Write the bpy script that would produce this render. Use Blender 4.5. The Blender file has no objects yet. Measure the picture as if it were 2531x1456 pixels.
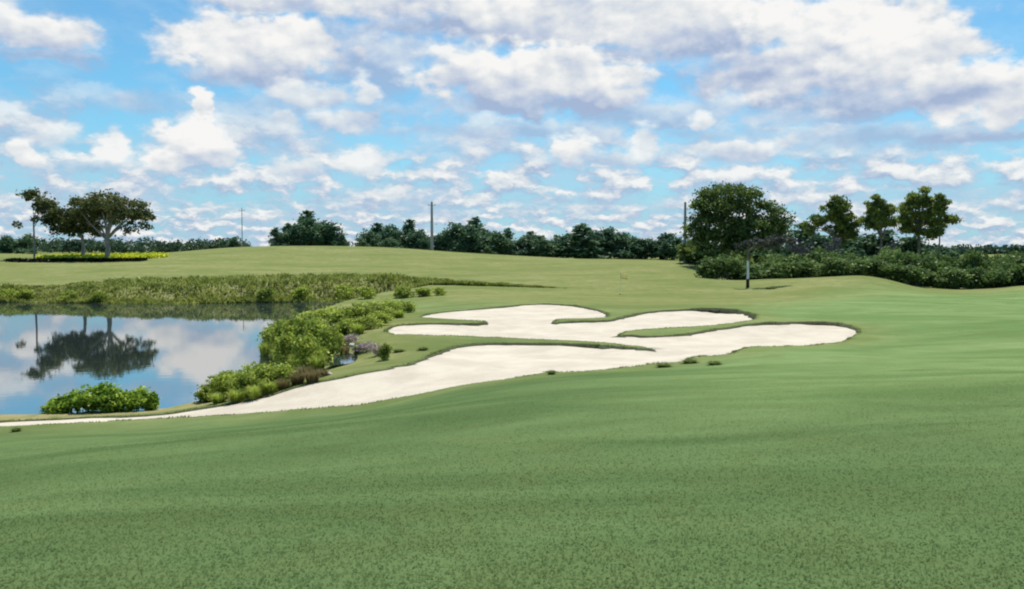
import bpy, math, random
import numpy as np
from mathutils import Vector, Matrix
from mathutils.geometry import delaunay_2d_cdt

random.seed(7)
rng = np.random.default_rng(11)
R = math.radians
scene = bpy.context.scene
COL = scene.collection

# ------------------------------------------------------------------ camera
EYE = 6.0                      # eye height above the pond surface (pond is Z = 0)
F = 2192.0                     # focal length in units of a 2531 px wide frame
CX, CY, HOR = 1265.5, 728.0, 615.0
PITCH = math.atan((CY - HOR) / F)
FW = np.array([0, math.cos(PITCH), -math.sin(PITCH)])
UP = np.array([0, math.sin(PITCH), math.cos(PITCH)])


def pdir(x, y):
    return FW + (x - CX) / F * np.array([1, 0, 0]) - (y - CY) / F * UP


def at(x, y, Y):
    """world point at depth Y seen in direction (x, y)"""
    d = pdir(x, y)
    return np.array([0, 0, EYE]) + d * (Y / d[1])


cam_data = bpy.data.cameras.new('camera')
cam = bpy.data.objects.new('camera', cam_data)
COL.objects.link(cam)
cam.location = (0, 0, EYE)
cam.rotation_euler = (R(90) - PITCH, 0, 0)
cam_data.sensor_width = 36
cam_data.lens = F / 2531 * 36
cam_data.clip_start = 0.1
cam_data.clip_end = 20000
scene.camera = cam

# ------------------------------------------------------------------ helpers


def tag(o, label=None, cat=None, group=None, kind=None):
    if label: o['label'] = label
    if cat: o['category'] = cat
    if group: o['group'] = group
    if kind: o['kind'] = kind
    return o


def empty(name, loc):
    o = bpy.data.objects.new(name, None)
    o.empty_display_size = 0.3
    COL.objects.link(o)
    o.location = loc
    return o


def mesh_np(name, v, f, mat, parent=None, smooth=False):
    """v (N,3), f (M,k) with constant k"""
    v = np.asarray(v, dtype=np.float32); f = np.asarray(f, dtype=np.int32)
    me = bpy.data.meshes.new(name)
    me.vertices.add(len(v)); me.vertices.foreach_set('co', v.ravel())
    k = f.shape[1]
    me.loops.add(f.size); me.loops.foreach_set('vertex_index', f.ravel())
    me.polygons.add(len(f))
    me.polygons.foreach_set('loop_start', np.arange(0, f.size, k, dtype=np.int32))
    me.polygons.foreach_set('loop_total', np.full(len(f), k, dtype=np.int32))
    if smooth:
        me.polygons.foreach_set('use_smooth', np.ones(len(f), dtype=bool))
    me.update(calc_edges=True)
    me.validate()
    if mat: me.materials.append(mat)
    o = bpy.data.objects.new(name, me)
    COL.objects.link(o)
    if parent: o.parent = parent
    return o


def copy_tree(o, parent=None):
    c = o.copy(); COL.objects.link(c)
    if parent: c.parent = parent
    for ch in [x for x in o.children]:
        copy_tree(ch, c)
    return c


class Nodes:
    def __init__(self, tree):
        self.t = tree; tree.nodes.clear()

    def n(self, typ, **kw):
        nd = self.t.nodes.new(typ)
        for k, v in kw.items(): setattr(nd, k, v)
        return nd

    def put(self, sock, v):
        if isinstance(v, bpy.types.NodeSocket): self.t.links.new(v, sock)
        elif v is not None: sock.default_value = v

    def m(self, op, a, b=None, c=None, clamp=False):
        nd = self.n('ShaderNodeMath', operation=op, use_clamp=clamp)
        for i, v in enumerate((a, b, c)):
            if v is not None: self.put(nd.inputs[i], v)
        return nd.outputs[0]

    def vm(self, op, a, b=None, out=0):
        nd = self.n('ShaderNodeVectorMath', operation=op)
        self.put(nd.inputs[0], a)
        if b is not None: self.put(nd.inputs[1], b)
        return nd.outputs[out]

    def mr(self, v, a, b, c=0.0, d=1.0, smooth=True):
        nd = self.n('ShaderNodeMapRange', interpolation_type='SMOOTHSTEP' if smooth else 'LINEAR')
        self.put(nd.inputs[0], v)
        for i, q in enumerate((a, b, c, d)): self.put(nd.inputs[i + 1], q)
        return nd.outputs[0]

    def mix(self, f, a, b, typ='MIX'):
        nd = self.n('ShaderNodeMix', data_type='RGBA', blend_type=typ)
        self.put(nd.inputs[0], f); self.put(nd.inputs[6], a); self.put(nd.inputs[7], b)
        return nd.outputs[2]

    def mixf(self, f, a, b):
        nd = self.n('ShaderNodeMix', data_type='FLOAT')
        self.put(nd.inputs[0], f); self.put(nd.inputs[2], a); self.put(nd.inputs[3], b)
        return nd.outputs[0]

    def noise(self, vec, scale, detail=4, rough=0.55, dist=0.0, color=False, dims='3D'):
        nd = self.n('ShaderNodeTexNoise', noise_dimensions=dims)
        if vec is not None: self.put(nd.inputs['Vector'], vec)
        nd.inputs['Scale'].default_value = scale
        nd.inputs['Detail'].default_value = detail
        nd.inputs['Roughness'].default_value = rough
        nd.inputs['Distortion'].default_value = dist
        return nd.outputs[1 if color else 0]


def newmat(name):
    m = bpy.data.materials.new(name); m.use_nodes = True
    return m, Nodes(m.node_tree)


def c4(c): return (c[0], c[1], c[2], 1.0)


def foliage(name, dark, mid, light, trans=0.3, gain=2.2):
    m, N = newmat(name)
    g = N.n('ShaderNodeNewGeometry')
    oi = N.n('ShaderNodeObjectInfo')
    tc = N.n('ShaderNodeTexCoord')
    nz = N.noise(tc.outputs['Object'], 0.55, 2)
    f = N.m('ADD', N.m('MULTIPLY', g.outputs['Random Per Island'], 0.55), N.mr(nz, .3, .7, 0, .45))
    f = N.m('ADD', f, N.m('MULTIPLY', N.m('SUBTRACT', oi.outputs['Random'], .5), .25), clamp=True)
    cr = N.n('ShaderNodeValToRGB')
    dark, mid, light = [tuple(min(.8, q * gain) for q in c) for c in (dark, mid, light)]
    cr.color_ramp.elements[0].color = c4(dark); cr.color_ramp.elements[1].color = c4(light)
    cr.color_ramp.elements.new(.5).color = c4(mid)
    N.put(cr.inputs[0], f)
    d = N.n('ShaderNodeBsdfDiffuse'); N.put(d.inputs[0], cr.outputs[0])
    t = N.n('ShaderNodeBsdfTranslucent'); N.put(t.inputs[0], cr.outputs[0])
    gl = N.n('ShaderNodeBsdfGlossy'); gl.inputs['Roughness'].default_value = .5
    gl.inputs[0].default_value = (.5, .5, .5, 1)
    s = N.n('ShaderNodeMixShader'); s.inputs[0].default_value = trans
    N.put(s.inputs[1], d.outputs[0]); N.put(s.inputs[2], t.outputs[0])
    s2 = N.n('ShaderNodeMixShader'); s2.inputs[0].default_value = .03
    N.put(s2.inputs[1], s.outputs[0]); N.put(s2.inputs[2], gl.outputs[0])
    o = N.n('ShaderNodeOutputMaterial'); N.put(o.inputs[0], s2.outputs[0])
    return m


def plain(name, c1, c2, scale=3, rough=.85, stretch=(1, 1, 1), bump=0.3):
    m, N = newmat(name)
    tc = N.n('ShaderNodeTexCoord')
    v = N.vm('MULTIPLY', tc.outputs['Object'], stretch)
    nz = N.noise(v, scale, 5, .6)
    b = N.n('ShaderNodeBsdfPrincipled')
    N.put(b.inputs['Base Color'], N.mix(N.mr(nz, .3, .7), c4(c1), c4(c2)))
    b.inputs['Roughness'].default_value = rough
    b.inputs['Specular IOR Level'].default_value = .25
    bp = N.n('ShaderNodeBump'); bp.inputs['Strength'].default_value = bump
    bp.inputs['Distance'].default_value = .03
    N.put(bp.inputs['Height'], nz); N.put(b.inputs['Normal'], bp.outputs[0])
    o = N.n('ShaderNodeOutputMaterial'); N.put(o.inputs[0], b.outputs[0])
    return m


# ------------------------------------------------------------------ terrain heights
# control points: (frame x, frame y, depth) -> height
CP = []
for x in (-900, 0, 700, 1265, 1900, 2531, 3400):
    for Y, zs in ((4.2, (4.4, 4.4, 4.4, 4.4, 4.4, 4.4, 4.4)),
                  (10, (2.6, 3.25, 3.5, 3.7, 3.85, 4.0, 4.1)),
                  (18, (1.2, 1.95, 2.35, 2.85, 3.2, 3.45, 3.6))):
        i = (-900, 0, 700, 1265, 1900, 2531, 3400).index(x)
        CP.append(((x - CX) / F * Y, Y, zs[i]))
for X in (-25, -10, 0, 10, 25):
    CP.append((X, -9, 5.0 + .02 * X)); CP.append((X, 0, 4.5))
PX = [(-700, 1065, 27.5), (0, 1055, 27.3), (300, 1042, 27), (607, 1022, 26.8), (900, 998, 26.4), (1050, 970, 26.3), (1252, 937, 26.3), (1450, 918, 27),
      (1600, 900, 29.5), (1850, 857, 35.5), (2100, 842, 37.5), (2200, 900, 26.5), (2531, 905, 24), (2531, 810, 42), (2531, 745, 78), (2400, 830, 37), (3400, 760, 60),
      (607, 990, 29.3), (753, 951, 30), (899, 923, 31), (1045, 890, 33.5), (1190, 851, 39), (1400, 857, 36.5), (1600, 865, 35),
      (950, 819, 43), (1034, 784, 52), (1205, 798, 48), (1330, 755, 62), (1508, 783, 52), (1690, 768, 57),
      (1866, 789, 50), (1981, 803, 46), (2118, 826, 41), (1522, 830, 42), (950, 870, 37), (860, 880, 38), (720, 930, 34.5),
      (1400, 730, 80), (1533, 728, 86), (1300, 735, 77), (1100, 760, 64), (1000, 765, 70), (1900, 740, 75), (2300, 760, 62), (2100, 740, 72),
      (1848, 712, 98), (1740, 690, 108), (1650, 690, 106), (1900, 690, 110), (2030, 688, 111), (2130, 681, 112), (2200, 692, 109), (2250, 711, 106), (2350, 722, 104),
      (2450, 717, 105), (2531, 706, 106), (3200, 690, 110),
      (1750, 651, 140), (1600, 652, 146), (1500, 648, 150), (1350, 640, 158), (1200, 630, 165), (1080, 622, 168), (1000, 615, 170), (900, 611, 171), (800, 609, 172),
      (668, 609, 172), (560, 613, 172), (400, 628, 165), (200, 641, 146), (60, 643, 146), (300, 641, 146), (0, 628, 163), (-500, 630, 160),
      (0, 692, 112), (400, 676, 119), (800, 676, 118), (1000, 690, 108), (1200, 702, 102), (1400, 714, 97), (800, 640, 150), (1200, 665, 130), (1500, 690, 108), (-500, 690, 112)]
for x, y, Y in PX:
    CP.append(tuple(at(x, y, Y)))
for x in (1850, 2000, 2150, 2300, 2450, 2600, 3200):
    CP.append(((x - CX) / F * 124, 124, .9)); CP.append(((x - CX) / F * 165, 165, 1.6))
for x in (-900, 0, 500, 900, 1265, 1600, 2000, 2531, 3400):
    CP.append(((x - CX) / F * 235, 235, 3.4)); CP.append(((x - CX) / F * 500, 500, 4.6)); CP.append(((x - CX) / F * 1200, 1200, 4.9))
CP = np.array(CP)
OFF = 15.0


def uw(X, Y):
    return np.stack([X / (Y + OFF) * 1.8, np.log(Y + OFF)], -1)


def tps_fit(P, z):
    n = len(P)
    d = np.linalg.norm(P[:, None] - P[None], axis=-1)
    K = np.where(d > 0, d * d * np.log(d + 1e-12), 0) + np.eye(n) * 2e-4
    A = np.zeros((n + 3, n + 3)); A[:n, :n] = K
    A[:n, n] = 1; A[:n, n + 1:] = P; A[n, :n] = 1; A[n + 1:, :n] = P.T
    return np.linalg.solve(A, np.concatenate([z, [0, 0, 0]]))


CPU_ = uw(CP[:, 0], CP[:, 1])
TW = tps_fit(CPU_, CP[:, 2])


def tps(X, Y):
    P = uw(np.asarray(X, float), np.asarray(Y, float)).reshape(-1, 2)
    out = np.empty(len(P))
    for s in range(0, len(P), 8192):
        p = P[s:s + 8192]
        d = np.linalg.norm(p[:, None] - CPU_[None], axis=-1)
        K = np.where(d > 0, d * d * np.log(d + 1e-12), 0)
        out[s:s + 8192] = K @ TW[:-3] + TW[-3] + p @ TW[-2:]
    return out


def sstep(x, a, b):
    t = np.clip((x - a) / (b - a), 0, 1); return t * t * (3 - 2 * t)


def pip(P, poly):
    x, y = P[:, 0], P[:, 1]; ins = np.zeros(len(P), bool)
    a = poly; b = np.roll(poly, -1, 0)
    for (x0, y0), (x1, y1) in zip(a, b):
        if y0 == y1: continue
        c = ((y0 > y) != (y1 > y)) & (x < (x1 - x0) * (y - y0) / (y1 - y0) + x0)
        ins ^= c
    return ins


def pdist(P, poly):
    """distance to the closed outline and index of nearest segment"""
    best = np.full(len(P), 1e9); idx = np.zeros(len(P), int)
    a = poly; b = np.roll(poly, -1, 0)
    for i in range(len(a)):
        ab = b[i] - a[i]; L = max(ab @ ab, 1e-12)
        t = np.clip(((P - a[i]) @ ab) / L, 0, 1)
        d = np.hypot(P[:, 0] - a[i, 0] - t * ab[0], P[:, 1] - a[i, 1] - t * ab[1])
        m = d < best; best[m] = d[m]; idx[m] = i
    return best, idx


def onwater(x, y):
    d = pdir(x, y); p = np.array([0, 0, EYE]) + d * (-EYE / d[2]); return p[:2]


POND = [onwater(*p) for p in
        [(0, 1027), (100, 1024), (250, 1016), (330, 1013), (390, 1011), (440, 1005), (500, 987), (560, 965), (640, 935), (690, 912), (715, 893),
         (680, 878), (662, 850), (668, 818), (692, 797), (745, 779), (820, 766), (920, 753), (985, 745), (960, 739), (800, 744), (640, 748), (400, 750), (200, 749), (0, 745)]]
POND = np.array(POND + [np.array([-110, 104]), np.array([-130, 75]), np.array([-80, 40]), np.array([-30, 33])])


def chaikin(poly, n=2):
    for _ in range(n):
        b = np.roll(poly, -1, 0)
        poly = np.stack([poly * .75 + b * .25, poly * .25 + b * .75], 1).reshape(-1, poly.shape[1])
    return poly


POND = chaikin(POND, 2)
HN = [(rng.uniform(0, 6.28), rng.uniform(0, 6.28), k, a) for k, a in ((.11, .10), (.17, .08), (.31, .035), (.47, .03), (.83, .015))]


def base_h(X, Y):
    X = np.asarray(X, float).ravel(); Y = np.asarray(Y, float).ravel()
    z = tps(X, Y)
    w = sstep(Y, 260, 700)
    z = np.clip(z, -.5, 9) * (1 - w) + 4.8 * w
    for ph, an, k, a in HN:
        z += a * np.sin((X * math.cos(an) + Y * math.sin(an)) * k + ph) * np.sin((X * math.sin(an) - Y * math.cos(an)) * k * .7 + ph * 2) * sstep(Y, 5, 20) * (1 - sstep(Y, 100, 200))
    z += .22 * np.sin(X * .21 + Y * .10 + .6) * np.sin(Y * .155 - X * .05) * sstep(X / np.maximum(Y + 2, 2), .12, .3) * sstep(Y, 16, 30) * (1 - sstep(Y, 78, 100))
    P = np.stack([X, Y], -1)
    near = (Y > 20) & (Y < 130) & (X < 20)
    if near.any():
        d, _ = pdist(P[near], POND); ins = pip(P[near], POND)
        zo = z[near]
        w = sstep(d, 0, 4.0)
        zz = np.where(ins, -np.minimum(1.6, .35 * d), .03 + (np.maximum(zo, .12) - .03) * w)
        z[near] = zz
    return z


def ground_hit(x, y, y0=9.0, y1=160.0):
    """first point of the bare terrain seen in direction (x, y)"""
    d = pdir(x, y); Ys = np.exp(np.linspace(math.log(y0), math.log(y1), 420))
    t = Ys / d[1]
    X = d[0] * t; Z = EYE + d[2] * t
    H = base_h(X, Ys)
    k = np.argmax(Z < H)
    if not (Z < H).any(): k = len(Ys) - 1
    if k > 0:
        a = Z[k - 1] - H[k - 1]; b = Z[k] - H[k]; s = a / (a - b)
        Yv = Ys[k - 1] + s * (Ys[k] - Ys[k - 1])
    else: Yv = Ys[0]
    t = Yv / d[1]
    return np.array([d[0] * t, Yv])


# ------------------------------------------------------------------ sand outline (x, y, lip depth)
L0, L1, L2, L3 = .035, .075, .115, .20
SAND = [(-160, 1050, L0), (0, 1041, L0), (100, 1037, L0), (200, 1032, L0), (280, 1030, L0), (393, 1024, L0), (440, 1018, L0), (505, 1007, L0), (607, 990, L0), (659, 979, L0), (753, 950, L0), (830, 936, L0),
        (899, 922, L0), (950, 914, L0), (970, 906, L0), (1010, 902, L0), (1045, 889, L0), (1080, 873, L1), (1117, 858, L1), (1190, 848, L1), (1252, 848, L1), (1336, 849, L1), (1430, 851, L2), (1500, 855, L2),
        (1560, 859, L1), (1609, 864, L1), (1590, 857, L0), (1560, 854, L0), (1500, 847, L0), (1430, 842, L0), (1340, 839, L0), (1263, 835, L0), (1154, 830, L0), (1050, 829, L0), (972, 827, L0), (950, 819, L0),
        (965, 811, L0), (990, 803, L1), (1045, 799, L1), (1100, 799, L1), (1154, 800, L2), (1190, 800, L2), (1206, 798, L1), (1190, 793, L0), (1150, 791, L0), (1100, 788, L0), (1060, 786, L0), (1034, 783, L0),
        (1055, 778, L0), (1081, 773, L0), (1130, 768, L0), (1190, 763, L0), (1252, 757, L1), (1300, 753, L1), (1340, 751, L1), (1398, 753, L1), (1440, 758, L1), (1478, 766, L1), (1500, 775, L1), (1508, 782, L1),
        (1480, 786, L0), (1430, 787, L0), (1390, 788, L0), (1375, 791, L1), (1364, 798, L1), (1385, 796, L2), (1430, 794, L2), (1500, 793, L2), (1540, 785, L1), (1562, 778, L1), (1617, 769, L1), (1690, 765, L1),
        (1763, 763, L3), (1800, 765, L3), (1836, 770, L3), (1866, 779, L3), (1872, 787, L2), (1855, 792, L0), (1800, 800, L0), (1719, 807, L0), (1640, 811, L0), (1580, 814, L0), (1545, 820, L1), (1522, 831, L1),
        (1550, 829, L2), (1600, 831, L1), (1653, 830, L1), (1719, 823, L1), (1781, 812, L1), (1836, 804, L1), (1872, 799, L2), (1981, 796, L2), (2054, 797, L3), (2091, 803, L3), (2118, 813, L3), (2124, 824, L3),
        (2091, 842, L0), (2040, 850, L0), (1945, 856, L0), (1850, 857, L0), (1820, 866, L0), (1799, 877, L0), (1760, 880, L0), (1735, 880, L0), (1706, 884, L0), (1690, 895, L0), (1640, 897, L0), (1600, 901, L0), (1529, 910, L0), (1450, 918, L0), (1376, 921, L0), (1365, 917, L0), (1352, 921, L0), (1336, 924, L0), (1252, 938, L0), (1190, 945, L0), (1117, 956, L0),
        (1045, 972, L0), (960, 987, L0), (899, 999, L0), (830, 1006, L0), (753, 1012, L0), (659, 1020, L0), (607, 1023, L0), (505, 1028, L0), (393, 1034, L0), (260, 1042, L0), (100, 1050, L0), (0, 1054, L0), (-160, 1062, L0)]
S3 = np.array([list(ground_hit(x, y)) + [l] for x, y, l in SAND])
S3 = chaikin(S3, 1)
# resample
pts = []
for i in range(len(S3)):
    a, b = S3[i], S3[(i + 1) % len(S3)]
    n = max(1, int(np.hypot(*(b - a)[:2]) / .35))
    for k in range(n): pts.append(a + (b - a) * k / n)
S3 = np.array(pts)
# slightly ragged turf edge
nn = np.roll(S3[:, :2], -1, 0) - np.roll(S3[:, :2], 1, 0)
nn = np.stack([-nn[:, 1], nn[:, 0]], -1) / np.linalg.norm(nn, axis=1)[:, None]
S3[:, :2] += nn * (rng.normal(0, .055, len(S3))[:, None])
SP = S3[:, :2]
kk = np.convolve(rng.normal(0, 1, len(S3)), np.ones(9) / 9 ** .5, 'same')
SL = S3[:, 2] * (1 + .28 * np.clip(kk, -2, 2))


def full_h(X, Y):
    """terrain with the bunkers cut in; also returns inside flag and edge distance"""
    X = np.asarray(X, float).ravel(); Y = np.asarray(Y, float).ravel()
    z = base_h(X, Y)
    P = np.stack([X, Y], -1)
    ins = np.zeros(len(X), bool); dist = np.full(len(X), 99.)
    box = (X > SP[:, 0].min() - 3) & (X < SP[:, 0].max() + 3) & (Y > SP[:, 1].min() - 3) & (Y < SP[:, 1].max() + 3)
    if box.any():
        d, i = pdist(P[box], SP); n = pip(P[box], SP)
        # smooth lip depth from neighbouring outline points
        lip = SL[i]
        dz = np.where(n, -lip * sstep(d, 0, .06) - .10 * sstep(d, .1, 2.2), .06 * lip / .3 * np.exp(-d / .8))
        z[box] += dz; ins[box] = n; dist[box] = d
    return z, ins, dist


def gz(X, Y):
    return float(full_h([X], [Y])[0][0])


# ------------------------------------------------------------------ ground mesh
us = np.concatenate([np.linspace(-3.2, -.85, 24)[:-1], np.linspace(-.85, .85, 200), np.linspace(.85, 3.2, 24)[1:]])
Ys = np.concatenate([np.arange(-12, 22, .8), np.arange(22, 70, .65), np.arange(70, 200, 1.5), np.exp(np.linspace(math.log(200), math.log(9000), 46))])
Ys = np.unique(np.round(Ys, 4)); Ys = Ys[np.concatenate([[True], np.diff(Ys) > .2])]
UU, YY = np.meshgrid(us, Ys); XX = UU * (YY + OFF)
nu, ny = len(us), len(Ys)
ZZ, INS, DST = full_h(XX, YY)
GV = np.stack([XX.ravel(), YY.ravel(), ZZ], -1)
j0 = np.searchsorted(Ys, SP[:, 1].min() - 1.5) - 1; j1 = np.searchsorted(Ys, SP[:, 1].max() + 1.5)
usp = SP[:, 0] / (SP[:, 1] + OFF)
i0 = np.searchsorted(us, usp.min() - .02) - 1; i1 = np.searchsorted(us, usp.max() + .02)
quads = []
for j in range(ny - 1):
    for i in range(nu - 1):
        if j0 <= j < j1 and i0 <= i < i1: continue
        a = j * nu + i; quads.append((a, a + 1, a + 1 + nu, a + nu))
# CDT block around the bunkers
blk = [(j * nu + i) for j in range(j0, j1 + 1) for i in range(i0, i1 + 1)]
keep = []
for k in blk:
    j, i = divmod(k, nu)
    border = j in (j0, j1) or i in (i0, i1)
    if border or DST[k] > .22: keep.append(k)
cv = [Vector((GV[k, 0], GV[k, 1])) for k in keep]
n_out = len(cv)
cv += [Vector(p) for p in SP]
n_ring = len(cv)
edges = [(n_out + i, n_out + (i + 1) % len(SP)) for i in range(len(SP))]
ring = []
# inward normals from the resampled outline
tn = np.roll(SP, -1, 0) - np.roll(SP, 1, 0)
tn = np.stack([-tn[:, 1], tn[:, 0]], -1) / (np.linalg.norm(tn, axis=1)[:, None] + 1e-9)
test = pip(SP + tn * .02, SP)
tn[~test] *= -1
for off in (.10, .45, -.25):
    q = SP + tn * off
    d, _ = pdist(q, SP); n = pip(q, SP)
    ok = (d > abs(off) * (.55 if off == .10 else .85)) & (n == (off > 0))
    ring.append(q[ok])
ring = np.concatenate(ring)
cv += [Vector(p) for p in ring]
ov, oe, of, vo, eo, fo = delaunay_2d_cdt(cv, edges, [], 0, 1e-6)
ovn = np.array([(p[0], p[1]) for p in ov])
zz, ii, dd = full_h(ovn[:, 0], ovn[:, 1])
orig = np.array([v[0] if v else -1 for v in vo])
isout = (orig >= n_out) & (orig < n_ring)
zb = base_h(ovn[isout, 0], ovn[isout, 1])
zz[isout] = zb + .06 * SL[orig[isout] - n_out] / .3
tri = np.array([t for t in of if len(t) == 3])
e1 = ovn[tri[:, 1]] - ovn[tri[:, 0]]; e2 = ovn[tri[:, 2]] - ovn[tri[:, 0]]
ar = .5 * np.abs(e1[:, 0] * e2[:, 1] - e1[:, 1] * e2[:, 0])
long_ = np.maximum(np.linalg.norm(e1, axis=1), np.linalg.norm(e2, axis=1))
tri = tri[ar > 1e-4 * long_ ** 2]
cen = ovn[tri].mean(1)
cin = pip(cen, SP); cd, ci = pdist(cen, SP)
ringv = ~isout & ii & (dd < .13)
onlip = cin & isout[tri].any(1)
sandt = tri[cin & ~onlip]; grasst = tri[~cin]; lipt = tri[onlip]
mapv = np.full(len(ovn), -1); base_n = len(GV)
for v, o in enumerate(orig):
    if 0 <= o < n_out: mapv[v] = keep[o]
newv = np.where(mapv < 0)[0]; mapv[newv] = base_n + np.arange(len(newv))
GV = np.concatenate([GV, np.stack([ovn[newv, 0], ovn[newv, 1], zz[newv]], -1)])
faces = [tuple(q) for q in quads] + [tuple(int(mapv[v]) for v in t) for t in np.concatenate([grasst, lipt])]
nlip = len(lipt)
me = bpy.data.meshes.new('ground')
me.from_pydata(GV.tolist(), [], faces); me.update()
ground = bpy.data.objects.new('ground', me); COL.objects.link(ground)
tag(ground, 'rolling mown golf fairway and rough reaching to the far trees', 'ground', kind='structure')
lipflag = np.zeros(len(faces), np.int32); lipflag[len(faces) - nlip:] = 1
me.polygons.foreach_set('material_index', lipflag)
me.polygons.foreach_set('use_smooth', np.ones(len(faces), bool))

# surface kind per vertex: 0 = fairway, 1 = dry rough ; separate 'dry' for straw fringe, 'green' for putting surface
X, Y = GV[:, 0], GV[:, 1]
pd, _ = pdist(GV[:, :2], POND)
ax = X / np.maximum(Y, 1)
rough = sstep(Y + 12 * np.sin(X * .09) - 25 * sstep(ax, .15, .4), 46, 78)
rough = np.maximum(rough, sstep(-pd, -16, -5) * sstep(Y, 20, 34))
mound = sstep(Y, 84, 104) * sstep(ax, .1, .3)
rough = np.maximum(rough, .8 * mound)
bd, _ = pdist(GV[:, :2], SP)
rough = np.maximum(rough, .55 * sstep(-bd, -2.5, -.3))
straw = sstep(-pd, -4.5, -.5) * sstep(X * -1, -2, 4) * (Y < 45)
straw = np.maximum(straw, .5 * sstep(-pd, -5, -1))
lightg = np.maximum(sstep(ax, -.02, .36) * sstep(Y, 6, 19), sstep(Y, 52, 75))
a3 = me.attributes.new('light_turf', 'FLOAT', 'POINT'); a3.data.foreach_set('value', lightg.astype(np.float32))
a1 = me.attributes.new('rough', 'FLOAT', 'POINT'); a1.data.foreach_set('value', rough.astype(np.float32))
a2 = me.attributes.new('straw', 'FLOAT', 'POINT'); a2.data.foreach_set('value', straw.astype(np.float32))

# sand
used = np.unique(sandt); rm = np.full(len(ovn), -1); rm[used] = np.arange(len(used))
sand = mesh_np('sand_bunker', np.stack([ovn[used, 0], ovn[used, 1], zz[used]], -1), rm[sandt], None, smooth=True)
tag(sand, 'long white sand bunker with grass tongues beside the pond', 'bunker', kind='structure')

# ------------------------------------------------------------------ materials
def turf_colour(N):
    tc = N.n('ShaderNodeTexCoord'); P = tc.outputs['Object']
    at_r = N.n('ShaderNodeAttribute', attribute_name='rough').outputs['Fac']
    at_s = N.n('ShaderNodeAttribute', attribute_name='straw').outputs['Fac']
    big = N.noise(N.vm('MULTIPLY', P, (.075, .15, .1)), 1, 5, .62, .8)
    med = N.noise(P, 1.1, 5, .65)
    fine = N.noise(P, 26, 5, .75)
    blade = N.noise(N.vm('MULTIPLY', P, (150, 60, 100)), 1, 3, .7)
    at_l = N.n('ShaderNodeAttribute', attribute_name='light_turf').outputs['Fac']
    band = N.noise(N.vm('MULTIPLY', P, (.16, .38, .1)), 1, 4, .6, 1.0)
    tone = N.m('ADD', N.m('MULTIPLY', big, .6), N.m('MULTIPLY', band, .4))  # bands of tone stand in for shading on the rolling ground
    tone = N.mr(tone, .37, .63)
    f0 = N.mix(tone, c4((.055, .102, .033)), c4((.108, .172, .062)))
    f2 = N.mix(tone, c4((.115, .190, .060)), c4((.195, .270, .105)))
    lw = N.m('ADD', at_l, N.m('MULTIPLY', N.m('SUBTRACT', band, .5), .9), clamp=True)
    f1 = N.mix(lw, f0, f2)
    f1 = N.mix(N.mr(med, .42, .62, 0, .5), f1, N.mix(.5, f1, c4((.105, .125, .040))))
    r1 = N.mix(tone, c4((.142, .158, .050)), c4((.245, .230, .098)))
    r1 = N.mix(N.mr(med, .40, .62, 0, .6), r1, c4((.120, .155, .036)))
    wob = N.m('ADD', at_r, N.m('MULTIPLY', N.m('SUBTRACT', N.noise(P, .35, 4, .65), .5), .5), clamp=True)
    cc = N.mix(wob, f1, r1)
    cc = N.mix(N.m('MULTIPLY', at_s, N.mr(N.noise(P, 1.7, 4), .25, .6)), cc, c4((.30, .25, .12)))
    cc = N.mix(N.mr(fine, .25, .75, .38, 0), cc, N.mix(.6, cc, c4((.018, .035, .012))))
    cc = N.mix(N.mr(blade, .45, .8, 0, .35), cc, c4((.16, .20, .09)))
    return cc, fine, blade


gm, N = newmat('turf')
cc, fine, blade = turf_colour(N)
b = N.n('ShaderNodeBsdfPrincipled'); N.put(b.inputs['Base Color'], cc)
b.inputs['Roughness'].default_value = .9; b.inputs['Specular IOR Level'].default_value = .0
b.inputs['Sheen Weight'].default_value = .12; b.inputs['Sheen Roughness'].default_value = .6; b.inputs['Sheen Tint'].default_value = (.75, 1, .45, 1)
bp = N.n('ShaderNodeBump'); bp.inputs['Strength'].default_value = .8; bp.inputs['Distance'].default_value = .03
N.put(bp.inputs['Height'], N.m('ADD', fine, N.m('MULTIPLY', blade, .4)))
N.put(b.inputs['Normal'], bp.outputs[0])
o = N.n('ShaderNodeOutputMaterial'); N.put(o.inputs[0], b.outputs[0])
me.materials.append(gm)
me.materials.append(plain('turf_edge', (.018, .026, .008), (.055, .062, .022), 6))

sm, N = newmat('sand')
tc = N.n('ShaderNodeTexCoord'); P = tc.outputs['Object']
b = N.n('ShaderNodeBsdfPrincipled')
big = N.noise(P, .5, 6, .7)
N.put(b.inputs['Base Color'], N.mix(N.mr(big, .35, .65), c4((.42, .37, .295)), c4((.50, .45, .365))))
b.inputs['Roughness'].default_value = .95; b.inputs['Specular IOR Level'].default_value = .1
bp = N.n('ShaderNodeBump'); bp.inputs['Strength'].default_value = .6; bp.inputs['Distance'].default_value = .05
rk = N.n('ShaderNodeTexWave'); rk.inputs['Scale'].default_value = 1.0; rk.inputs['Distortion'].default_value = 5
N.put(rk.inputs['Vector'], P)
N.put(bp.inputs['Height'], N.m('ADD', N.noise(P, 7, 6, .7), N.m('MULTIPLY', rk.outputs['Fac'], .0))); N.put(b.inputs['Normal'], bp.outputs[0])
o = N.n('ShaderNodeOutputMaterial'); N.put(o.inputs[0], b.outputs[0])
sand.data.materials.append(sm)

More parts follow.
